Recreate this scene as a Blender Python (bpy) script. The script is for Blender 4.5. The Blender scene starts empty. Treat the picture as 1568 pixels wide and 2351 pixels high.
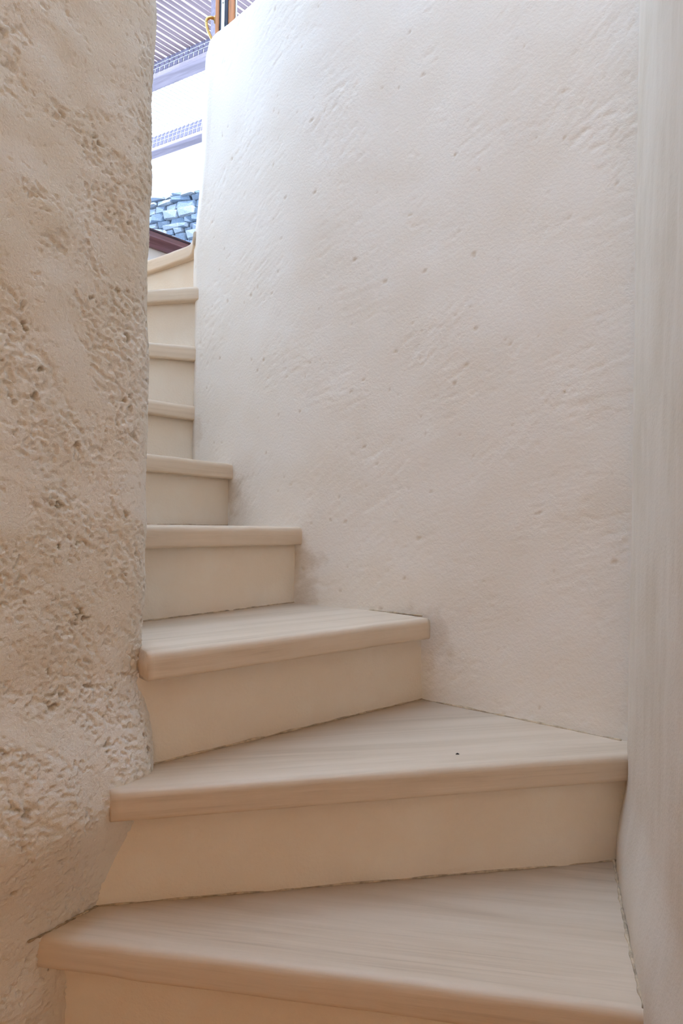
import bpy, bmesh, math, random
from mathutils import Vector, Matrix, noise

random.seed(11)
S = bpy.context.scene
C = S.collection
EYE = 0.735                      # camera height above the lower floor (m)

# ------------------------------------------------------------------ camera
cam_d = bpy.data.cameras.new('camera'); cam = bpy.data.objects.new('camera', cam_d); C.objects.link(cam)
cam_d.sensor_fit = 'VERTICAL'; cam_d.sensor_height = 36.0; cam_d.lens = 24.0
cam_d.shift_y = 26.5 / 2351.0
cam_d.clip_start = 0.02; cam_d.clip_end = 200
a = math.radians(1.0)            # the photo is rolled by a degree
R = Vector((math.cos(a), 0, math.sin(a))); U = Vector((-math.sin(a), 0, math.cos(a))); B = Vector((0, -1, 0))
cam.matrix_world = Matrix(((R.x, U.x, B.x, 0), (R.y, U.y, B.y, 0), (R.z, U.z, B.z, EYE), (0, 0, 0, 1)))
S.camera = cam

# ------------------------------------------------------------------ sky, sun, exposure
W = bpy.data.worlds.new('sky'); S.world = W; W.use_nodes = True
bg = W.node_tree.nodes['Background']
bg.inputs['Color'].default_value = (0.472, 0.685, 1.0, 1); bg.inputs['Strength'].default_value = 2.95
sun_d = bpy.data.lights.new('sun', 'SUN'); sun = bpy.data.objects.new('sun', sun_d); C.objects.link(sun)
sun_d.energy = 2.5; sun_d.angle = math.radians(0.53); sun_d.color = (1.0, 0.98, 0.92)
sdir = Vector((0.52, -0.72, 1.35)).normalized()          # towards the sun
sun.rotation_euler = sdir.to_track_quat('Z', 'Y').to_euler()
S.view_settings.view_transform = 'Standard'; S.view_settings.look = 'None'
S.view_settings.gamma = 1.0; S.view_settings.use_curve_mapping = False
S.view_settings.exposure = 1.70
S.cycles.max_bounces = 8; S.cycles.diffuse_bounces = 7; S.cycles.sample_clamp_indirect = 10; S.cycles.caustics_reflective = False; S.cycles.caustics_refractive = False
S.cycles.use_adaptive_sampling = True; S.cycles.adaptive_threshold = 0.07
S.cycles.use_denoising = True

# ------------------------------------------------------------------ helpers
def link(name, me, mats, parent=None, kind=None, label=None, cat=None, group=None):
    o = bpy.data.objects.new(name, me); C.objects.link(o)
    if parent: o.parent = parent
    if me is not None:
        for m in (mats if isinstance(mats, (list, tuple)) else [mats]):
            if me.materials.find(m.name) < 0: me.materials.append(m)
    for k, v in (('kind', kind), ('label', label), ('category', cat), ('group', group)):
        if v: o[k] = v
    return o

def empty(name, loc=(0, 0, 0), **kw):
    o = link(name, None, [], **kw); o.location = loc; return o

def smooth(me, on=True):
    me.polygons.foreach_set('use_smooth', [on] * len(me.polygons))

def mesh(name, verts, faces, sm=False):
    me = bpy.data.meshes.new(name); me.from_pydata([tuple(v) for v in verts], [], faces); me.update()
    if sm: smooth(me)
    return me

def catmull(pts, step):
    """dense polyline through pts"""
    P = [Vector(p) for p in pts]; out = []
    P = [P[0] * 2 - P[1]] + P + [P[-1] * 2 - P[-2]]
    for i in range(1, len(P) - 2):
        p0, p1, p2, p3 = P[i - 1:i + 3]
        n = max(1, int(round((p2 - p1).length / step)))
        for k in range(n):
            t = k / n
            out.append(0.5 * ((2 * p1) + (p2 - p0) * t + (2 * p0 - 5 * p1 + 4 * p2 - p3) * t * t + (3 * p1 - p0 - 3 * p2 + p3) * t ** 3))
    out.append(P[-2].copy())
    return out

def linear(pts, step):
    P = [Vector(p) for p in pts]; out = []
    for p, q in zip(P, P[1:]):
        n = max(1, int(round((q - p).length / step)))
        out += [p.lerp(q, k / n) for k in range(n)]
    out.append(P[-1]); return out

def loft(name, loop, levels, fn, mats):
    """closed plan loop (counter-clockwise = outside to the right of travel) x levels -> solid wall. fn(i, s, p, n, z) -> (x, y, z).
    Gets a UV map in metres (distance along the loop, height)."""
    n = len(loop); L = [0.0]
    for p, q in zip(loop, loop[1:] + loop[:1]): L.append(L[-1] + (q - p).length)
    N = []
    for i in range(n):
        t = (loop[(i + 1) % n] - loop[i - 1]); t.normalize(); N.append(Vector((t.y, -t.x)))
    V, F, UV = [], [], []
    for z in levels:
        for i in range(n): V.append(fn(i, L[i], loop[i], N[i], z))
    m = len(levels)
    for j in range(m - 1):
        for i in range(n):
            k = (i + 1) % n
            F.append((j * n + i, j * n + k, (j + 1) * n + k, (j + 1) * n + i))
            UV += [L[i], levels[j], L[i + 1], levels[j], L[i + 1], levels[j + 1], L[i], levels[j + 1]]
    for base in (0, (m - 1) * n):
        f = list(range(base, base + n))
        if base == 0: f.reverse()
        F.append(tuple(f)); UV += [c for i in f for c in (V[i][0], V[i][1])]
    me = mesh(name, V, F, True)
    uv = me.uv_layers.new(name='UVMap'); uv.data.foreach_set('uv', UV)
    me.polygons[-1].use_smooth = False; me.polygons[-2].use_smooth = False
    return me

def prism(name, plan, z0, z1):
    n = len(plan)
    V = [(p[0], p[1], z0) for p in plan] + [(p[0], p[1], z1) for p in plan]
    F = [tuple(range(n - 1, -1, -1)), tuple(range(n, 2 * n))] + [(i, (i + 1) % n, n + (i + 1) % n, n + i) for i in range(n)]
    me = mesh(name, V, F)
    bm = bmesh.new(); bm.from_mesh(me); bmesh.ops.recalc_face_normals(bm, faces=bm.faces); bm.to_mesh(me); bm.free()
    return me

def box_me(name, sx, sy, sz, bevel=0.0, seg=2, org=(0, 0, 0)):
    """box spanning 0..s shifted by org, bevelled"""
    bm = bmesh.new(); bmesh.ops.create_cube(bm, size=1.0)
    for v in bm.verts: v.co = Vector(((v.co.x + .5) * sx + org[0], (v.co.y + .5) * sy + org[1], (v.co.z + .5) * sz + org[2]))
    if bevel: bmesh.ops.bevel(bm, geom=bm.edges[:], offset=bevel, segments=seg, affect='EDGES', profile=0.5)
    me = bpy.data.meshes.new(name); bm.to_mesh(me); bm.free(); return me

def tube_me(name, path, radii, sides=10):
    P = [Vector(p) for p in path]; V, F = [], []
    for i, p in enumerate(P):
        t = (P[min(i + 1, len(P) - 1)] - P[max(i - 1, 0)]).normalized()
        u = t.cross(Vector((0, 0, 1)))
        if u.length < 1e-3: u = t.cross(Vector((1, 0, 0)))
        u.normalize(); w = u.cross(t)
        r = radii[i] if hasattr(radii, '__len__') else radii
        for k in range(sides):
            an = 2 * math.pi * k / sides
            V.append(p + r * (math.cos(an) * u + math.sin(an) * w))
    for i in range(len(P) - 1):
        for k in range(sides):
            F.append((i * sides + k, i * sides + (k + 1) % sides, (i + 1) * sides + (k + 1) % sides, (i + 1) * sides + k))
    F.append(tuple(range(sides))[::-1]); F.append(tuple(range((len(P) - 1) * sides, len(P) * sides)))
    return mesh(name, V, F, True)

def fbm(v, o=3):
    s, am = 0.0, 1.0
    for _ in range(o):
        s += am * noise.noise(v); v = v * 2.03 + Vector((3.1, 7.7, 1.3)); am *= .5
    return s

def ss(e0, e1, x):
    t = max(0., min(1., (x - e0) / (e1 - e0))); return t * t * (3 - 2 * t)

# ------------------------------------------------------------------ materials
class NT:
    def __init__(s, name):
        s.m = bpy.data.materials.new(name); s.m.use_nodes = True; s.t = s.m.node_tree
        s.b = s.t.nodes['Principled BSDF']
    def n(s, typ, ins=None, **props):
        x = s.t.nodes.new(typ)
        for k, v in props.items(): setattr(x, k, v)
        for k, v in (ins or {}).items():
            if isinstance(v, bpy.types.NodeSocket): s.t.links.new(v, x.inputs[k])
            else: x.inputs[k].default_value = v
        return x
    def math(s, op, a_, b_=0.0, c_=0.0, clamp=False):
        return s.n('ShaderNodeMath', {0: a_, 1: b_, 2: c_}, operation=op, use_clamp=clamp).outputs[0]
    def ramp(s, f, lo, hi):
        return s.n('ShaderNodeMapRange', {0: f, 1: lo, 2: hi, 3: 0.0, 4: 1.0}, interpolation_type='SMOOTHSTEP').outputs[0]
    def noise(s, vec, scale, detail=3.0, rough=.55, dist=0.0):
        return s.n('ShaderNodeTexNoise', {'Vector': vec, 'Scale': scale, 'Detail': detail, 'Roughness': rough, 'Distortion': dist}).outputs[0]
    def mapping(s, vec, scale=(1, 1, 1), rot=(0, 0, 0), loc=(0, 0, 0)):
        return s.n('ShaderNodeMapping', {'Vector': vec, 'Scale': scale, 'Rotation': rot, 'Location': loc}).outputs[0]
    def mix(s, f, a_, b_):
        x = s.n('ShaderNodeMix', data_type='RGBA')
        for k, v in ((0, f), (6, a_), (7, b_)):
            if isinstance(v, bpy.types.NodeSocket): s.t.links.new(v, x.inputs[k])
            else: x.inputs[k].default_value = v if k == 0 else (*v, 1)
        return x.outputs[2]
    def set(s, k, v):
        if isinstance(v, bpy.types.NodeSocket): s.t.links.new(v, s.b.inputs[k])
        else: s.b.inputs[k].default_value = (*v, 1) if isinstance(v, tuple) and len(v) == 3 else v
    def bump(s, h, dist, strength=1.0):
        x = s.n('ShaderNodeBump', {'Height': h, 'Distance': dist, 'Strength': strength}); s.set('Normal', x.outputs[0])

def plaster_smooth(name, col, col2, spots=(), fine_bump=.0008):
    """hand-trowelled lime plaster; trowel strokes and pits are in the mesh, the shader adds fine grit and faint colour drift"""
    k = NT(name); ob = k.n('ShaderNodeTexCoord').outputs['Object']
    big = k.noise(ob, 5.0, 4, .6)
    k.bump(k.noise(ob, 170, 3, .6), fine_bump)
    c = k.mix(k.ramp(big, .36, .66), col, col2)
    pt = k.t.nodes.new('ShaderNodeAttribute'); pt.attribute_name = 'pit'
    c = k.mix(pt.outputs['Fac'], c, (.46, .33, .20))  # tints the pits, and the dirt-and-shade spots of the main wall
    k.set('Base Color', c); k.set('Roughness', .8); k.set('Specular IOR Level', .2)
    return k.m

def plaster_rough(name, col):
    """coarse thrown plaster; the big relief is in the mesh"""
    k = NT(name); tc = k.n('ShaderNodeTexCoord'); ob = tc.outputs['Object']
    k.bump(k.noise(ob, 300, 4, .65), .0014)
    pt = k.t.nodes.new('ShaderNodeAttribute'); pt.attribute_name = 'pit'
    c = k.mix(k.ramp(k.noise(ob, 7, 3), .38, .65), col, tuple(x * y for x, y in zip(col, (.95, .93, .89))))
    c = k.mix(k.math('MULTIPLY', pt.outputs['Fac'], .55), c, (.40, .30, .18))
    k.set('Base Color', c); k.set('Roughness', .85); k.set('Specular IOR Level', .2)
    return k.m

def limed_wood(name, c1, c2, c3):
    """whitewashed board: grain along local X"""
    k = NT(name); tc = k.n('ShaderNodeTexCoord'); ob = tc.outputs['Object']
    rnd = k.n('ShaderNodeObjectInfo').outputs['Random']
    off = k.n('ShaderNodeCombineXYZ', {0: k.math('MULTIPLY', rnd, 31.0), 1: k.math('MULTIPLY', rnd, 17.0)}).outputs[0]
    p = k.n('ShaderNodeVectorMath', {0: ob, 1: off}, operation='ADD').outputs[0]
    g = k.noise(k.mapping(p, (1.6, 26, 26)), 1.0, 4, .6, .6)
    f = k.noise(k.mapping(p, (4, 190, 190)), 1.0, 3, .6)
    blotch = k.noise(p, 7, 3, .6)
    c = k.mix(k.ramp(g, .34, .68), c1, c2)
    c = k.mix(k.math('MULTIPLY', k.ramp(k.math('MULTIPLY_ADD', f, .5, k.math('MULTIPLY', g, .5)), .53, .68), .55), c, c3)
    c = k.mix(k.math('MULTIPLY', k.ramp(blotch, .55, .75), .25), c, c2)
    k.set('Base Color', c); k.set('Roughness', .52); k.set('Specular IOR Level', .35)
    k.bump(k.math('MULTIPLY_ADD', f, .35, k.math('MULTIPLY_ADD', blotch, 2.0, g)), .0010)
    return k.m

def plain(name, col, rough=.6, metal=0.0, grain=None, bump=0.0, amt=.2):
    k = NT(name); tc = k.n('ShaderNodeTexCoord'); ob = tc.outputs['Object']
    n_ = k.noise(k.mapping(ob, grain or (9, 9, 9)), 1.0, 4, .6)
    k.set('Base Color', k.mix(k.ramp(n_, .3, .7), tuple(x * (1 - amt) for x in col), tuple(min(1, x * (1 + amt)) for x in col)))
    k.set('Roughness', rough); k.set('Metallic', metal)
    if bump: k.bump(n_, bump)
    return k.m

CREAM, CREAM2 = (.875, .825, .775), (.86, .80, .735)
DIRT_SHADE_SPOTS = [(-.10, 1.665, EYE - .11, .085, .55), (-.305, 1.90, EYE + .09, .075, .45), (.18, 1.44, EYE - .25, .09, .4), (-.44, 2.06, EYE + .27, .06, .35),
         (.49, 1.2, EYE - .46, .07, .4), (-.09, 1.66, EYE - .17, .06, .5)]  # step-corner spots: brown dirt, with corner shade put into the colour
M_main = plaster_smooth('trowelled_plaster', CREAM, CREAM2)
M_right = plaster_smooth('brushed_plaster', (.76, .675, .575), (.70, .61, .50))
M_rough = plaster_rough('coarse_plaster', (.855, .80, .735))
M_riser = plaster_smooth('riser_plaster', (.88, .785, .67), (.85, .73, .60))
M_tread = limed_wood('limed_wood', (.73, .585, .445), (.65, .505, .365), (.52, .385, .27))
M_joint = plain('grimy_joint', (.50, .39, .27), .9, bump=.001, grain=(60, 60, 60), amt=.35)
M_white = plain('white_paint', (.85, .85, .83), .7, amt=.03)
M_floor = plain('clay_tile_floor', (.60, .35, .19), .7, amt=.08)  # unseen floors, warm tone chosen to bounce light onto the risers
M_ochre = plain('ochre_bounce_wash', (.82, .55, .29), .85, amt=.05)  # unseen walls, coloured to bounce warm light onto the steps
M_terr = plain('terrace_paving', (.20, .18, .17), .8, amt=.08)
M_frame = plain('dark_stained_wood', (.14, .07, .085), .22, grain=(3, 60, 60), amt=.3)
M_leaf = plain('orange_varnished_wood', (.52, .20, .065), .35, grain=(60, 60, 3), amt=.3)
M_seal = plain('dark_seal', (.03, .035, .06), .5, amt=.1)
M_steel = plain('lock_steel', (.62, .60, .55), .35, 1.0, amt=.05)
M_brass = plain('worn_brass', (.62, .40, .14), .28, 1.0, amt=.12)
M_slat = plain('reed_slat', (.30, .20, .195), .75, grain=(3, 60, 60), amt=.2)
M_pale = plain('overexposed_reed', (.80, .78, .76), .8, grain=(3, 60, 60), amt=.08)  # far-bay slats: overexposure put into the pale colour; bindings share it
M_beam = plain('pergola_beam', (.36, .28, .30), .75, grain=(3, 40, 40), amt=.2)
M_fringe = plain('fringe_reed', (.15, .12, .155), .75, grain=(60, 60, 3), amt=.2)
M_mortar = plain('lime_mortar', (.22, .24, .28), .95, bump=.004, grain=(30, 30, 30))
M_stone = [plain('grey_stone_%d' % i, c, .9, bump=.006, grain=(16, 16, 16), amt=.22) for i, c in enumerate([(.16, .185, .22), (.19, .21, .25), (.27, .28, .30), (.12, .15, .19)])]
M_crumb = plain('dark_crumb', (.03, .025, .02), .8)
# glass for the casement
kg = NT('window_glass'); kg.t.nodes.remove(kg.b)
_mx = kg.n('ShaderNodeMixShader', {0: .10, 1: kg.n('ShaderNodeBsdfTransparent', {0: (.93, .97, .96, 1)}).outputs[0], 2: kg.n('ShaderNodeBsdfGlossy', {'Roughness': .02}).outputs[0]})
kg.t.links.new(_mx.outputs[0], kg.t.nodes['Material Output'].inputs[0]); M_glass = kg.m

# ------------------------------------------------------------------ the stairwell walls
CEIL = EYE + 3.2
LP, LD, LN = Vector((-.65, 2.5)), Vector((.68, .73)).normalized(), Vector((-.73, .68)).normalized()   # the glazed facade line and its outward side
def Lpt(t, off=0.0): return LP + LD * t + LN * off

# wall on the left: a thick pier whose rounded end carries the narrow ends of the first steps
def left_plan(k):           # k = 0 at the first tread, 1 from the second tread up: the plaster swells out over the steps
    d = Vector((.032, -.024)) * k
    pts = [(-.60, .20), (-.575, .55), (-.52, .73), (-.40, .893), (-.352, .962), (-.322, 1.005), (-.308, 1.045), (-.325, 1.085), (-.40, 1.125), (-.52, 1.17)]
    return [Vector(p) + (d if 2 < i < 8 else d * .3) for i, p in enumerate(pts)]
def left_wall():
    vis0 = left_plan(0.0); vis1 = left_plan(1.0)
    A = linear([(-1.75, 1.42), (-1.75, -1.15), (-.60, -1.15), (-.60, .20)], .3)[:-1]
    f0 = catmull(vis0, .0019); f1 = catmull(vis1, .0019)
    # same count for both: resample second by index
    n = len(f0); f1 = [f1[int(round(i * (len(f1) - 1) / (n - 1)))] for i in range(n)]
    # keep only every 6th point far from the visible part
    keep = [i for i in range(n) if (f0[i].y > .74 and f0[i].y < 1.09) or i % 10 == 0]
    f0 = [f0[i] for i in keep]; f1 = [f1[i] for i in keep]; n = len(f0)
    T = catmull([(-.52, 1.17), (-.75, 1.24), (-1.0, 1.40), (-1.18, 1.60), tuple(Lpt(-1.0)), tuple(Lpt(-1.0, .16))], .06)[1:]
    loop = A + f0 + T; i0 = len(A)
    zs = [-.05, .0, .04] + [.06 + .0020 * i for i in range(int(1.56 / .0020))] + [1.66, 1.8, 2.2, 3.0, CEIL + .02]
    pits = []
    def fn(i, s, p, nn, z):
        q = p; pit = 0.0
        if i0 <= i < i0 + n:
            k = ss(.20, .34, z) * (1 - .8 * ss(.36, .52, z)); q = f0[i - i0].lerp(f1[i - i0], k)
            w = Vector((s * .87 - z * .5, 1.35 * (s * .5 + z * .87), .37))      # strokes run diagonally
            m = ss(-.22, .32, noise.noise(w * 8.0) + .6 * noise.noise(w * 21.0) + .30 * ss(1.3, .4, z) - .02)
            m = min(1, m + ss(.95, 1.04, p.y) * .4)
            n1 = noise.noise(w * 84.0) + .8 * noise.noise(w * 175.0 + Vector((5, 2, 1)))
            n2 = noise.noise(w * 33.0 + Vector((2, 8, 3)))
            dip = ss(.02, .34, n1 + .25 * n2 - .42 * (1 - m))
            h = .0030 * noise.noise(w * 15.0 + Vector((0, 0, 4))) - .0024 * dip * (.45 + .55 * m)
            h += (.0003 + .0010 * m) * noise.noise(w * 200.0)
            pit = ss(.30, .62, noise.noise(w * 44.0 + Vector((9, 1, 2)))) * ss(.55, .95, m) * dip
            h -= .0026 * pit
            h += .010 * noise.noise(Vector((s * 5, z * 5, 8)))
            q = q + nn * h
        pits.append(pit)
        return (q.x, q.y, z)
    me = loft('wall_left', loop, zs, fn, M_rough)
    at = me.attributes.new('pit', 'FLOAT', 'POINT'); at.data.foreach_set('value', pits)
    link('wall_left', me, M_rough, kind='structure', label='rough thrown plaster pier filling the left side of the stair')
left_wall()

def trowel(s, z, P, amp=1.0):
    """relief of a hand-trowelled surface: undulation, strokes rising to the right, gritty patches, pits"""
    h = .0040 * noise.noise(P * 4) + .0014 * noise.noise(P * 12)
    a1, a2 = .30, .72
    w1 = Vector((s * math.cos(a1) + z * math.sin(a1), -s * math.sin(a1) + z * math.cos(a1), 0))
    w2 = Vector((s * math.cos(a2) + z * math.sin(a2), -s * math.sin(a2) + z * math.cos(a2), 3))
    b = noise.noise(P * 3.1 + Vector((7, 7, 7)))
    m1 = ss(.0, .42, noise.noise(P * 6.0) + .4 * noise.noise(P * 15.0) + .5 * b + .02); m2 = ss(.0, .42, noise.noise(P * 6.0 + Vector((5, 1, 2))) + .4 * noise.noise(P * 17.0) - .5 * b)
    if m1 > .01:
        st = noise.noise(Vector((w1.x * 11, w1.y * 85, 1))) + .7 * noise.noise(Vector((w1.x * 25, w1.y * 160, 2)))
        h += .00038 * m1 * st
        h -= .00062 * m1 * ss(.22, .5, noise.noise(Vector((w1.x * 42, w1.y * 75, 6))))
    if m2 > .01:
        st = noise.noise(Vector((w2.x * 15, w2.y * 80, 4))) + .7 * noise.noise(Vector((w2.x * 40, w2.y * 130, 5)))
        h += .00043 * m2 * st
        h -= .0007 * m2 * ss(.22, .5, noise.noise(Vector((w2.x * 48, w2.y * 70, 8))))
    c = noise.noise(Vector((w1.x * 52, w1.y * 80, 12)))
    pit = ss(.63, .72, c)
    return (h - .0014 * pit) * amp, .28 * pit

# the long wall with the trowel marks: steps run up along it, it stops short as a parapet
P_END, Q_END = Vector((-.452, 2.066)), Vector((-.478, 2.150))
def main_wall():
    face = catmull([(.60, 1.135), (.505, 1.208), (.176, 1.469), (-.115, 1.675), (-.305, 1.90), (-.435, 2.05)], .0036)
    end = catmull([(-.435, 2.05), tuple(P_END), (-.466, 2.105), tuple(Q_END), (-.468, 2.175), (-.445, 2.178)], .008)[1:]
    back = linear([(-.445, 2.178), (-.20, 1.99), (.02, 1.80), (.30, 1.585), (.68, 1.30)], .05)[1:]
    loop = (face + end + back)[::-1]      # reversed: normals must face outwards
    def top(p):
        d = (p - P_END).length
        t = EYE + 1.478 - .21 * min(d, .34)
        return t - .010 * ss(.03, .0, d)
    lev = [i / 560 for i in range(561)]; pits = []
    rr = [(.0, .0), (.003, -.006), (.008, -.010), (.014, -.0125), (.020, -.0135)]
    levels = lev + [1.0 + .001 * (k + 1) for k in range(4)]
    def fn(i, s, p, nn, l):
        tp = top(p); z = min(l, 1.0) * (tp - .013)
        q = p.copy()
        h, pit = trowel(s, z, Vector((p.x, p.y, z)))
        for (x, y, zz, r, amt) in DIRT_SHADE_SPOTS:
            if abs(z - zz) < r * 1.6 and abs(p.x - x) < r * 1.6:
                pit = max(pit, .65 * amt * ss(r, r * .2, (Vector((p.x, p.y, z)) - Vector((x, y, zz))).length + r * .55 * fbm(Vector((s * 30, z * 30, 2)))))  # dirt and painted corner shade go into the pit tint
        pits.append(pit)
        q += nn * h
        # the end steps back a little above the landing and leans
        e = ss(.34, .0, (p - P_END).length)
        q += Vector((.014, -.004)) * e * ss(EYE + .80, EYE + 1.10, z) + Vector((.016, 0)) * e * ss(EYE + .9, EYE + 1.5, z)
        if l > 1.0:
            kk = int(round((l - 1.0) / .001)); ins, dz = rr[kk]
            z = tp - .0135 - dz; q -= nn * ins
        return (q.x, q.y, z)
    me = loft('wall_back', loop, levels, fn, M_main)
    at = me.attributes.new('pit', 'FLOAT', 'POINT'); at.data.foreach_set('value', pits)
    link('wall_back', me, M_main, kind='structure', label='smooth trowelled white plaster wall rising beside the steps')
main_wall()

def right_wall():
    face = catmull([(.31, -1.15), (.297, -.2), (.297, .40), (.309, .58), (.330, .70), (.362, .80), (.402, .93), (.468, 1.142), (.510, 1.215), (.56, 1.30)], .008)
    back = [Vector(p) for p in ((.75, 1.30), (.75, -1.15))]
    loop = (face + back)[::-1]
    zs = [2.2 * i / 300 for i in range(301)] + [2.6, 3.2, CEIL]
    def fn(i, s, p, nn, z):
        h = .0030 * noise.noise(Vector((p.x * 6, p.y * 6, z * 1.8))) + .0012 * noise.noise(Vector((p.x * 25, p.y * 25, z * 6))) + .0006 * noise.noise(Vector((p.x * 90, p.y * 90, z * 16)))
        q = p + nn * h; q.x += .017 * ss(EYE - .53, EYE - .40, z)
        return (q.x, q.y, z)
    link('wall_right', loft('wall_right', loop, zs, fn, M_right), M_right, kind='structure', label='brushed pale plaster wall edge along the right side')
right_wall()

# unseen doorway and ochre alley added behind camera for warm light up the steps
DX0, DX1, DH = -.34, .0, 1.95
def prisms3(name, parts):
    bm = bmesh.new()
    for pl, z0, z1 in parts:
        me = prism('tmp', pl, z0, z1); bm.from_mesh(me); bpy.data.meshes.remove(me)
    me = bpy.data.meshes.new(name); bm.to_mesh(me); bm.free(); return me
def rect(x0, x1, y0, y1): return [(x0, y0), (x1, y0), (x1, y1), (x0, y1)]
link('wall_rear', prisms3('wall_rear', [(rect(-1.75, DX0, -1.30, -1.15), 0, CEIL), (rect(DX1, .75, -1.30, -1.15), 0, CEIL), (rect(DX0, DX1, -1.30, -1.15), DH, CEIL)]), M_ochre, kind='structure')
link('floor_added_bounce', prism('floor_added_bounce', rect(-3.0, 3.0, -2.75, -1.30), -.10, -.002), M_floor, kind='structure')
link('wall_added_bounce', prism('wall_added_bounce', rect(-3.0, 3.0, -2.75, -2.55), 0, 4.2), M_ochre, kind='structure')  # added to keep sun out and send warm bounce through the doorway
link('floor', prism('floor', [(-1.75, -1.30), (.75, -1.30), (.75, 2.3), (-1.75, 2.3)], -.10, 0), M_floor, kind='structure')
def prisms(name, plans, z0, z1):
    bm = bmesh.new()
    for pl in plans:
        me = prism('tmp', pl, z0, z1); bm.from_mesh(me); bpy.data.meshes.remove(me)
    me = bpy.data.meshes.new(name); bm.to_mesh(me); bm.free(); return me
# roof slab with an unseen rooflight, added to bring skylight onto the stair walls
X0, X1, Y0, Y1 = -1.55, .15, -.15, 2.06
link('ceiling', prisms('ceiling', [[(-1.9, -1.3), (X0, -1.3), (X0, 1.78), tuple(Lpt(-1.25, .16)), (-1.9, 1.35)], [(X0, -1.3), (X1, -1.3), (X1, Y0), (X0, Y0)],
     [(-1.27, Y1), (X1, Y1), (X1, 3.535), (.119, 3.56)], [(X1, -1.3), (1.25, -1.3), (1.25, 2.65), (X1, 3.535)]], CEIL, CEIL + .18), M_white, kind='structure')
# upper room beyond the parapet
LAND = EYE + .8894
link('wall_upper', prism('wall_upper', [(.70, 1.20), (1.05, 2.62), tuple(Lpt(1.20)), tuple(Lpt(1.20, .16)), (1.22, 2.72), (.86, 1.20)], LAND - .02, CEIL), M_white, kind='structure')
# parapet of the facade under the sill, lintel and posts
SILL0, SILL1 = EYE + .974, EYE + 1.055
link('wall_facade', prism('wall_facade', [tuple(Lpt(-1.05, .0)), tuple(Lpt(1.25, .0)), tuple(Lpt(1.25, .16)), tuple(Lpt(-1.05, .16))], 0, SILL0), M_white, kind='structure')
link('wall_facade', prism('wall_facade', [tuple(Lpt(-1.05, .0)), tuple(Lpt(-.30, .0)), tuple(Lpt(-.30, .16)), tuple(Lpt(-1.05, .16))], SILL0, EYE + 1.60), M_white, kind='structure')  # unseen panel added to cut direct sky light on the parapet end
link('wall_lintel', prism('wall_lintel', [tuple(Lpt(-1.05, .0)), tuple(Lpt(1.25, .0)), tuple(Lpt(1.25, .16)), tuple(Lpt(-1.05, .16))], EYE + 3.0, CEIL), M_white, kind='structure')

# ------------------------------------------------------------------ the staircase
stair = empty('staircase', (0, .9, 0), label='winding staircase with limed wooden treads and cream plaster risers', cat='staircase')
TH = .043
# per step: height, nosing line (narrow end, wide end), overhang of the nosing
ZS = [EYE + d for d in (-.555, -.375, -.195, -.0106, .161, .3494, .5294, .7094, .8894)]
NOSE = [[(-.404, .9086), (.352, .783)], [(-.3055, .940), (.480, 1.127)], [(-.283, 1.000), (.178, 1.417)], [(-.360, 1.290), (-.097, 1.655)],
        [(-.472, 1.638), (-.305, 1.900)], [(-.569, 1.965), (-.459, 2.060)], [(-.590, 2.023), (-.463, 2.064)], [(-.605, 2.093), (-.464, 2.062)],
        [(-.80, 2.41), (-.675, 2.323), (-.600, 2.270), (-.515, 2.198), (-.487, 2.150), (-.470, 2.09)]]
RISER = {1: [(-.338, .982), (.467, 1.142)], 2: [(-.298, 1.038), (.176, 1.469)], 3: [(-.3775, 1.317), (-.115, 1.671)]}
EXT = [(.06, .05), (.004, .09), (-.004, .014), (.10, .03), (.42, .03), (.62, .03), (.74, .03), (.36, .03), (0, 0)]   # how far the board runs into the walls

def ext(line, l0, l1):
    p = [Vector(q) for q in line]
    a_ = p[0] + (p[0] - p[1]).normalized() * l0; b_ = p[-1] + (p[-1] - p[-2]).normalized() * l1
    return [a_] + p[1:-1] + [b_]
def back_dir(line):
    t = (Vector(line[-1]) - Vector(line[0])).normalized(); return Vector((-t.y, t.x))
riser_lines = []
for k in range(9):
    ln = NOSE[k]
    if k in RISER: r = ext(RISER[k], max(.06, EXT[k][0]), .06)
    else:
        d = back_dir(ln) * (.036 if k == 0 else .024); r = [p + d for p in ext(ln, *EXT[k])]
    riser_lines.append(r)

def resample(line, n):
    P = catmull([tuple(p) for p in line], .002) if len(line) > 2 else linear(line, .002)
    return [P[int(round(i * (len(P) - 1) / (n - 1)))] for i in range(n)]

def place(V, origin, ang):
    """world verts -> local with X along the board"""
    c, s = math.cos(-ang), math.sin(-ang); out = []
    for v in V:
        x, y = v[0] - origin[0], v[1] - origin[1]
        out.append((x * c - y * s, x * s + y * c, v[2] - origin[2]))
    return out

def add_local(name, V, F, origin, ang, mats, parent, label=None, uv=None):
    me = mesh(name, place(V, origin, ang), F, True)
    bm = bmesh.new(); bm.from_mesh(me); bmesh.ops.recalc_face_normals(bm, faces=bm.faces); bm.to_mesh(me); bm.free(); smooth(me)
    o = link(name, me, mats, parent, label=label)
    o.matrix_parent_inverse = Matrix.Identity(4)
    o.location = Vector(origin) - parent.location; o.rotation_euler = (0, 0, ang)
    return o

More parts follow.
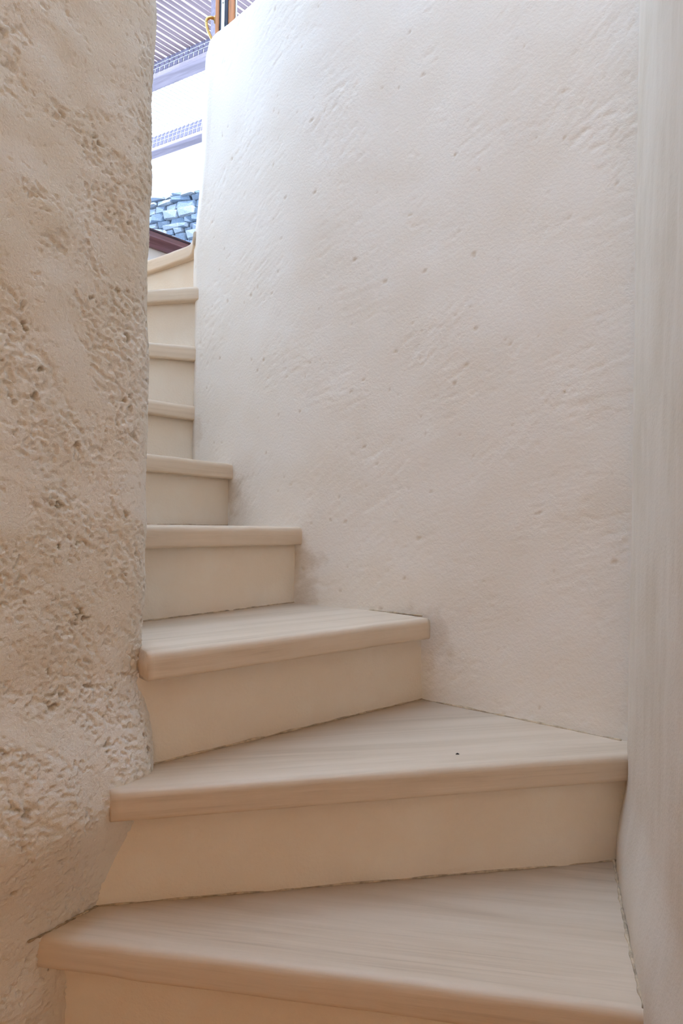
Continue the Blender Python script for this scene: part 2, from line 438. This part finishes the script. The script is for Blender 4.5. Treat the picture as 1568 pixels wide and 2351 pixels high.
for k in range(9):
    z = ZS[k]; n = 70
    front = resample(ext(NOSE[k], *EXT[k]), n)
    if k < 8:
        nx = riser_lines[k + 1]; d = back_dir(NOSE[k + 1])
        bk = resample([p + d * .035 for p in nx], n)
    else:
        bk = [p + Vector((.55, .84)) * .10 for p in front]
    # the profile: underside, square lower arris, rounded upper arris, top
    prof = [('b', -TH), ('f', .012, -TH), ('f', .004, -TH), ('f', .0012, -TH + .0012), ('f', .0, -TH + .004), ('f', .0, -TH + .007), ('f', .0004, -.014), ('f', .0008, -.0095), ('f', .0024, -.0048), ('f', .0055, -.0016), ('f', .0100, .0), ('f', .014, .0), ('f', .05, .0002), ('b', .0)]
    V, F = [], []; m = len(prof)
    for i in range(n):
        f, b = front[i], bk[i]; dv = (b - f); ln = dv.length; dv.normalize()
        wob = .0022 * noise.noise(Vector((i * .09, k * 7.1, 0))) + .0010 * noise.noise(Vector((i * .33, k * 3.1, 5)))
        dzz = .0012 * noise.noise(Vector((i * .12, k * 5.3, 9)))
        for pr in prof:
            if pr[0] == 'b': p = b; zz = z + pr[1]
            else: p = f + dv * min(pr[1] + wob, ln * .8); zz = z + pr[2] + dzz
            V.append((p.x, p.y, zz))
    for i in range(n - 1):
        for j in range(m):
            F.append((i * m + j, (i + 1) * m + j, (i + 1) * m + (j + 1) % m, i * m + (j + 1) % m))
    F.append(tuple(range(m))); F.append(tuple(range((n - 1) * m, n * m))[::-1])
    t = Vector(NOSE[k][-1]) - Vector(NOSE[k][0]); ang = math.atan2(t.y, t.x)
    add_local('tread', V, F, (front[0].x, front[0].y, z), ang, M_tread, stair, 'whitewashed wooden tread with rounded nosing' if k < 8 else 'curved pale nosing board at the landing')
    # riser
    z0 = ZS[k - 1] - .02 if k else -.02
    rl = resample(riser_lines[k], n); d = back_dir(NOSE[k]); V, F = [], []
    rows = 10
    for i in range(n):
        for j in range(rows + 1):
            zz = z0 + (z - TH + .006 - z0) * j / rows
            w = .0020 * noise.noise(Vector((rl[i].x * 9, rl[i].y * 9, zz * 9))) + .0045 * ss(.045, .0, zz - z0 - .02) * (0.4 + .6 * noise.noise(Vector((i * .2, k, 3))))
            p = rl[i] - d * w; V.append((p.x, p.y, zz))
    base = len(V)
    for i in range(n):
        p = rl[i] + d * .025; V.append((p.x, p.y, z0)); V.append((p.x, p.y, z - TH + .006))
    q = rows + 1
    for i in range(n - 1):
        for j in range(rows): F.append((i * q + j, (i + 1) * q + j, (i + 1) * q + j + 1, i * q + j + 1))
        F.append((base + 2 * i, base + 2 * i + 1, base + 2 * i + 3, base + 2 * i + 2))
        F.append((i * q, base + 2 * i, base + 2 * i + 2, (i + 1) * q)); F.append((i * q + rows, (i + 1) * q + rows, base + 2 * i + 3, base + 2 * i + 1))
    F.append(tuple([j for j in range(q)] + [base + 1, base])); e = n - 1
    F.append(tuple([e * q + j for j in range(q)][::-1] + [base + 2 * e, base + 2 * e + 1]))
    ro = add_local('riser', V, F, (rl[0].x, rl[0].y, z0), ang, M_riser, stair, 'cream plaster riser')
    me = ro.data; uv = me.uv_layers.new(name='UVMap'); lv = [0.0] * (2 * len(me.loops))
    for lo in me.loops:
        c = me.vertices[lo.vertex_index].co; lv[2 * lo.index] = c.x + k * 1.7; lv[2 * lo.index + 1] = c.z
    uv.data.foreach_set('uv', lv)

# grimy mortar joints: where riser meets tread, and where tread meets wall
def joint(pts, z, r, seed):
    P = resample(pts, 90); path, rad = [], []
    for i, p in enumerate(P):
        path.append((p.x + .0012 * noise.noise(Vector((i * .3, seed, 0))), p.y + .0012 * noise.noise(Vector((i * .3, seed, 4))), z + .0005))
        rad.append(max(.0006, r * (.75 + .9 * noise.noise(Vector((i * .21, seed, 7))))))
    o = link('joint', tube_me('joint', path, rad, 6), M_joint, stair, label='grimy mortar joint')
    o.location = -stair.location
for k in range(1, 9):
    d = back_dir(NOSE[k]); joint([p - d * .002 for p in riser_lines[k]], ZS[k - 1], .0026 if k < 4 else .0018, k * 3.7)
joint([(.360, .79), (.399, .93), (.465, 1.142)], ZS[0], .0030, 50.1)
joint([(.500, 1.205), (.34, 1.338), (.176, 1.469)], ZS[1], .0030, 61.3)
joint([(.176, 1.462), (.03, 1.571), (-.115, 1.675)], ZS[2], .0025, 71.3)
joint([(-.40, .893), (-.352, .962), (-.335, .99)], ZS[0], .0016, 83.3)

# the landing
link('floor_landing', prism('floor_landing', [(-.80, 2.46), (-.66, 2.37), (-.58, 2.32), (-.49, 2.24), (-.43, 2.10), (.68, 1.25), (.80, 1.25), (1.10, 2.66), tuple(Lpt(1.22, .02)), tuple(Lpt(-.15, .02))], LAND - .12, LAND - .002), M_floor, kind='structure')

# ------------------------------------------------------------------ facade joinery
ang = math.atan2(LD.y, LD.x)
def on_facade(name, prof, t0, t1, z, mat, parent=None, **kw):
    """extrude profile [(out, up)] along the facade line"""
    m = len(prof); V = [(0, o_, u_) for o_, u_ in prof] + [(t1 - t0, o_, u_) for o_, u_ in prof]
    F = [tuple(range(m))[::-1], tuple(range(m, 2 * m))] + [(i, (i + 1) % m, m + (i + 1) % m, m + i) for i in range(m)]
    me = mesh(name, V, F); bm = bmesh.new(); bm.from_mesh(me); bmesh.ops.recalc_face_normals(bm, faces=bm.faces); bm.to_mesh(me); bm.free()
    o = link(name, me, mat, parent, **kw); p = Lpt(t0); o.location = (p.x, p.y, z); o.rotation_euler = (0, 0, ang)
    return o
frame = empty('window_1', kind='structure', label='dark stained wooden window frame above the landing')
on_facade('sill_rail', [(-.012, 0), (-.012, .038), (-.004, .042), (.012, .070), (.012, .074), (.018, .074), (.018, .081), (.10, .081), (.10, 0)], -.30, 1.20, SILL0, M_frame, frame)
on_facade('sill_groove', [(.0105, .0700), (.0105, .0742), (.02, .0742), (.02, .0700)], -.30, 1.20, SILL0, M_seal, frame)
on_facade('head_rail', [(-.01, 0), (-.01, .07), (.10, .07), (.10, 0)], -.30, 1.20, EYE + 2.93, M_frame, frame)
for t in (-.30, .228, 1.14):
    on_facade('post', [(.0, 0), (.0, 1.88), (.085, 1.88), (.085, 0)], t, t + .055, SILL1, M_frame, frame)

# casement leaf, swung in over the parapet so that its lock edge faces the steps
HINGE = Lpt(.235); FREE_D = 2.22
leaf_dir = Vector((-.186, 1.0)).normalized()           # from the free edge towards the hinge
FREE = Vector((-.1835 * FREE_D, FREE_D))
leaf = empty('casement', (FREE.x, FREE.y, SILL1 + .012), label='orange varnished casement leaf standing open with brass lever handle', cat='casement')
leaf.rotation_euler = (0, 0, math.atan2(leaf_dir.y, leaf_dir.x))     # local X runs from lock edge to hinge, local Y to the left
LW, LT, LH = .44, .062, 1.82
def leafpart(name, sx, sy, sz, org, mat, bev=.003, parent=leaf, label=None):
    return link(name, box_me(name, sx, sy, sz, bev, 2, org), mat, parent, label=label)
# lock stile is built in layers as seen from its edge: wood, seal, lock plate, seal, wood
leafpart('stile', .085, .0125, LH, (0, LT / 2 - .0125, 0), M_leaf)
leafpart('stile', .085, .0210, LH, (0, -LT / 2, 0), M_leaf, .004)
leafpart('stile_core', .083, LT - .0335, LH, (.004, -LT / 2 + .021, 0), M_seal, .002)
lk = leafpart('lock_plate', .006, .011, 1.1, (.0, .0015, .12), M_steel, .001)
for zz in (.30, .62, .95):
    c = link('screw', tube_me('screw', [(-.0015, .007, zz), (.001, .007, zz)], .0035, 10), M_steel, lk)
leafpart('stile', .07, LT, LH, (LW - .07, -LT / 2, 0), M_leaf, .005)
leafpart('rail', LW - .15, LT * .9, .10, (.082, -LT * .45, 0), M_leaf, .005)
leafpart('rail', LW - .15, LT * .9, .08, (.082, -LT * .45, LH - .08), M_leaf, .005)
leafpart('pane', LW - .15, .008, LH - .17, (.082, -.004, .095), M_glass, 0)
hz = EYE + 1.652 - leaf.location.z                       # spindle height
for side, mat in ((1, M_brass), (-1, M_steel)):
    y0 = side * LT / 2
    if side > 0:
        pth = [(.035, y0, hz), (.030, y0 + .010, hz + .001), (.028, y0 + .021, hz - .002), (.028, y0 + .028, hz - .010), (.028, y0 + .0285, hz - .022), (.028, y0 + .024, hz - .042), (.028, y0 + .016, hz - .060), (.028, y0 + .009, hz - .073), (.028, y0 + .004, hz - .084)]
        hd = link('handle', tube_me('handle', catmull(pth, .003), .0050, 12), mat, leaf, label='bent brass lever handle')
        link('handle_rose', tube_me('handle_rose', [(.035, y0 - .001, hz), (.035, y0 + .004, hz)], .012, 16), mat, hd)
    else:
        link('handle_plate', box_me('handle_plate', .05, .008, .24, .003, 2, (.010, y0 - .008, hz - .15)), M_steel, leaf)
        pth = [(.035, y0 - .004, hz - .002), (.035, y0 - .018, hz - .004), (.035, y0 - .030, hz - .002), (.035, y0 - .040, hz - .003), (.042, y0 - .047, hz - .004), (.075, y0 - .049, hz - .004), (.12, y0 - .049, hz - .004)]
        link('handle', tube_me('handle', catmull(pth, .004), .0085, 12), mat, leaf, label='dull steel knob handle')

# ------------------------------------------------------------------ terrace: paving, pergola, dry stone wall
TERR = EYE + .75
link('floor_terrace', prism('floor_terrace', [tuple(Lpt(-3.0, .16)), tuple(Lpt(3.2, .16)), tuple(Lpt(3.2, 6.0)), tuple(Lpt(-3.0, 6.0))], TERR - .1, TERR), M_terr, kind='structure')
perg = empty('pergola', (-1.2, 4.7, TERR), label='reed slat pergola over the terrace with two cross beams', cat='pergola')
RZ = EYE + 3.2                                            # underside of the slats
BD = Vector((.449, -.26)).normalized(); BN = Vector((-BD.y, BD.x))     # beam run, and across it (away from the house)
SD = Vector((.68, .73)).normalized()                      # slat run
def beam(p0, l0, l1, w, h, mat=M_beam):
    me = box_me('beam', l0 + l1, w, h, .004, 1, (-l0, 0, -h))
    o = link('beam', me, mat, perg); o.location = Vector((p0[0], p0[1], RZ)) - perg.location; o.rotation_euler = (0, 0, math.atan2(BD.y, BD.x)); return o
B1, B2 = Vector((-1.17, 4.66)), Vector((-1.45, 5.60))
def cross_beam(p0, l0, l1, w, drop, lean, n_):
    """a flat board under the roof with a fringe of upright reeds standing on its house-side edge"""
    bo = beam(p0, l0, l1, w, .030); bo.location.z -= drop - .030
    reed = box_me('reed', .0365, .006, drop - .030 + .002, .0006, 1, (0, 0, 0))
    for v in reed.vertices: v.co.x += lean * v.co.z
    for i in range(n_):
        q = p0 + BD * (-l0 + .0445 * i)
        o = link('reed', reed, M_fringe, perg); o.location = Vector((q.x, q.y, RZ - drop + .029)) - perg.location
        o.rotation_euler = (0, random.uniform(-.01, .01), math.atan2(BD.y, BD.x))
    for f in (.35, .7):
        st = link('binding', box_me('binding', l0 + l1, .0015, .0018, 0, 1, (-l0, -.0015, 0)), M_pale, perg)
        st.location = Vector((p0.x, p0.y, RZ - drop + .03 + (drop - .03) * f)) - perg.location; st.rotation_euler = (0, 0, math.atan2(BD.y, BD.x))
cross_beam(B1, 1.6, 1.2, .115, .107, .22, 62); cross_beam(B2, 1.6, 1.5, .10, .115, .22, 68)
for p0, l in ((B1, -1.55), (B2, -1.55), (B2, 1.42)):
    q = p0 + BD * l + BN * .02
    o = link('post', box_me('post', .08, .08, RZ - .1 - TERR, .004, 1), M_beam, perg); o.location = Vector((q.x, q.y, TERR)) - perg.location; o.rotation_euler = (0, 0, math.atan2(BD.y, BD.x))
sa = math.atan2(SD.y, SD.x); PITCH = .0445
def slats(start, end_p, w, thick, mat, n0, n1, pitch):
    """slats lying on the beams; start and end_p are points of the two bounding lines parallel to the beams"""
    c = SD.dot(BN); ln = (end_p - start).dot(BN) / c
    me = box_me('slat', ln, w, thick, .0008, 1, (0, -w / 2, 0))
    for i in range(n0, n1):
        p = start + BD * (i * pitch)
        o = link('slat', me, mat, perg); o.location = Vector((p.x, p.y, RZ + .001)) - perg.location
        o.rotation_euler = (0, 0, sa + random.uniform(-.003, .003))
slats(B1 - SD * 2.0, B1 + BN * .06, .0355, .003, M_slat, -44, 36, PITCH)
slats(B1 + BN * .061, B2 + BN * .05, .013, .004, M_pale, -46, 42, PITCH)  # thin pale slats give the far bay its overexposed look

# dry stone wall at the far side of the terrace
WP, WD = Vector((-1.70, 6.33)), Vector((.526, -.22)).normalized(); WN = Vector((WD.y, -WD.x))   # WN faces the house
wtop = EYE + 2.96
core = prism('wall_stone', [tuple(WP - WD * 2.2 - WN * .05), tuple(WP + WD * 1.9 - WN * .05), tuple(WP + WD * 1.9 - WN * .40), tuple(WP - WD * 2.2 - WN * .40)], TERR, wtop - .06)
ws = link('wall_stone', core, M_mortar, kind='structure', label='pale grey dry stone wall across the terrace')
def stone_mesh(seed):
    rnd = random.Random(seed); bm = bmesh.new(); bmesh.ops.create_cube(bm, size=1.0)
    for v in bm.verts: v.co += Vector((rnd.uniform(-.09, .09), rnd.uniform(-.12, .12), rnd.uniform(-.12, .12)))
    bmesh.ops.bevel(bm, geom=bm.edges[:] , offset=.13, segments=1, affect='EDGES')
    for v in bm.verts: v.co += Vector((rnd.uniform(-.03, .03), rnd.uniform(-.06, .06), rnd.uniform(-.04, .04)))
    me = bpy.data.meshes.new('stone'); bm.to_mesh(me); bm.free(); me.materials.append(M_stone[seed % 4]); return me
SM = [stone_mesh(i) for i in range(12)]
cnt = 0
def course_block(x0, x1, z0, z1, hr, wr):
    """random courses of stones filling a stretch of the wall"""
    global cnt
    z = z0
    while z < z1 - .02:
        h = min(random.uniform(*hr), z1 - z); x = x0 + random.uniform(-.04, .02)
        while x < x1:
            w = random.uniform(*wr)
            if cnt < 299:
                o = bpy.data.objects.new('stone', random.choice(SM)); C.objects.link(o); o.parent = ws
                p = WP + WD * (x + w / 2) + WN * random.uniform(-.02, .02)
                dzt = random.uniform(-.015, .025) if z + h > wtop - .03 else 0
                o.location = (p.x, p.y, z + h / 2 + dzt); o.scale = (w, .16, h * 1.04)
                o.rotation_euler = (random.uniform(-.06, .06), random.uniform(-.06, .06), math.atan2(WD.y, WD.x) + random.uniform(-.06, .06)); cnt += 1
            x += w
        z += h
course_block(-.62, .80, wtop - .80, wtop, (.04, .075), (.07, .20))
course_block(-2.2, -.62, wtop - .80, wtop, (.13, .17), (.30, .46))
course_block(.80, 1.9, wtop - .80, wtop, (.13, .17), (.30, .46))
course_block(-2.2, 1.9, TERR, wtop - .80, (.16, .22), (.40, .60))
print('stones', cnt)

# a crumb of grit lying on the second tread
cr = mesh('grit_crumb', [Vector((.004 * math.cos(i * 1.05) * random.uniform(.7, 1.2), .0018 * math.sin(i * 1.05), .0)) for i in range(6)] + [Vector((.0008, .0003, .0022)), Vector((-.001, 0, .0018))],
          [(0, 1, 6), (1, 2, 6), (2, 7, 6), (2, 3, 7), (3, 4, 7), (4, 5, 7), (5, 6, 7), (5, 0, 6), (5, 4, 3, 2, 1, 0)])
o = link('grit_crumb', cr, M_crumb, label='tiny dark crumb of grit on a pale wooden tread', cat='crumb'); o.location = (.196, 1.118, ZS[1] + .0006)

# ------------------------------------------------------------------ descriptions of the setting
DESC = {'wall_left': 'rough thrown plaster pier with pitted surface and rounded end beside the lower steps', 'wall_back': 'smooth trowelled white plaster wall rising along the steps to a sloping parapet top',
        'wall_right': 'brushed pale plaster wall edge running up the right side of the stair', 'wall_rear': 'ochre rear wall with a doorway added to let warm light up the stair', 'floor': 'clay tile floor at the foot of the stair',
        'floor_added_bounce': 'clay tile alley floor added outside the lower doorway for warm bounce light', 'wall_added_bounce': 'tall ochre alley wall added to block sun and bounce warm light', 'ceiling': 'white roof slab with a large rooflight added to light the stair',
        'wall_upper': 'white wall of the upper room behind the parapet', 'wall_facade': 'white wall under the dark window sill at the landing', 'wall_facade.001': 'white wall panel added beside the open window to cut sky light',
        'wall_lintel': 'white lintel band above the landing window', 'floor_landing': 'landing floor at the top of the stair', 'window_1': 'dark stained wooden window frame with broad sill rail at the landing',
        'floor_terrace': 'stone paving of the terrace under the pergola', 'wall_stone': 'pale grey dry stone wall across the far side of the terrace'}
for n_, d_ in DESC.items():
    o = bpy.data.objects[n_]; o['label'] = d_; o['category'] = n_.split('_')[0].split('.')[0]
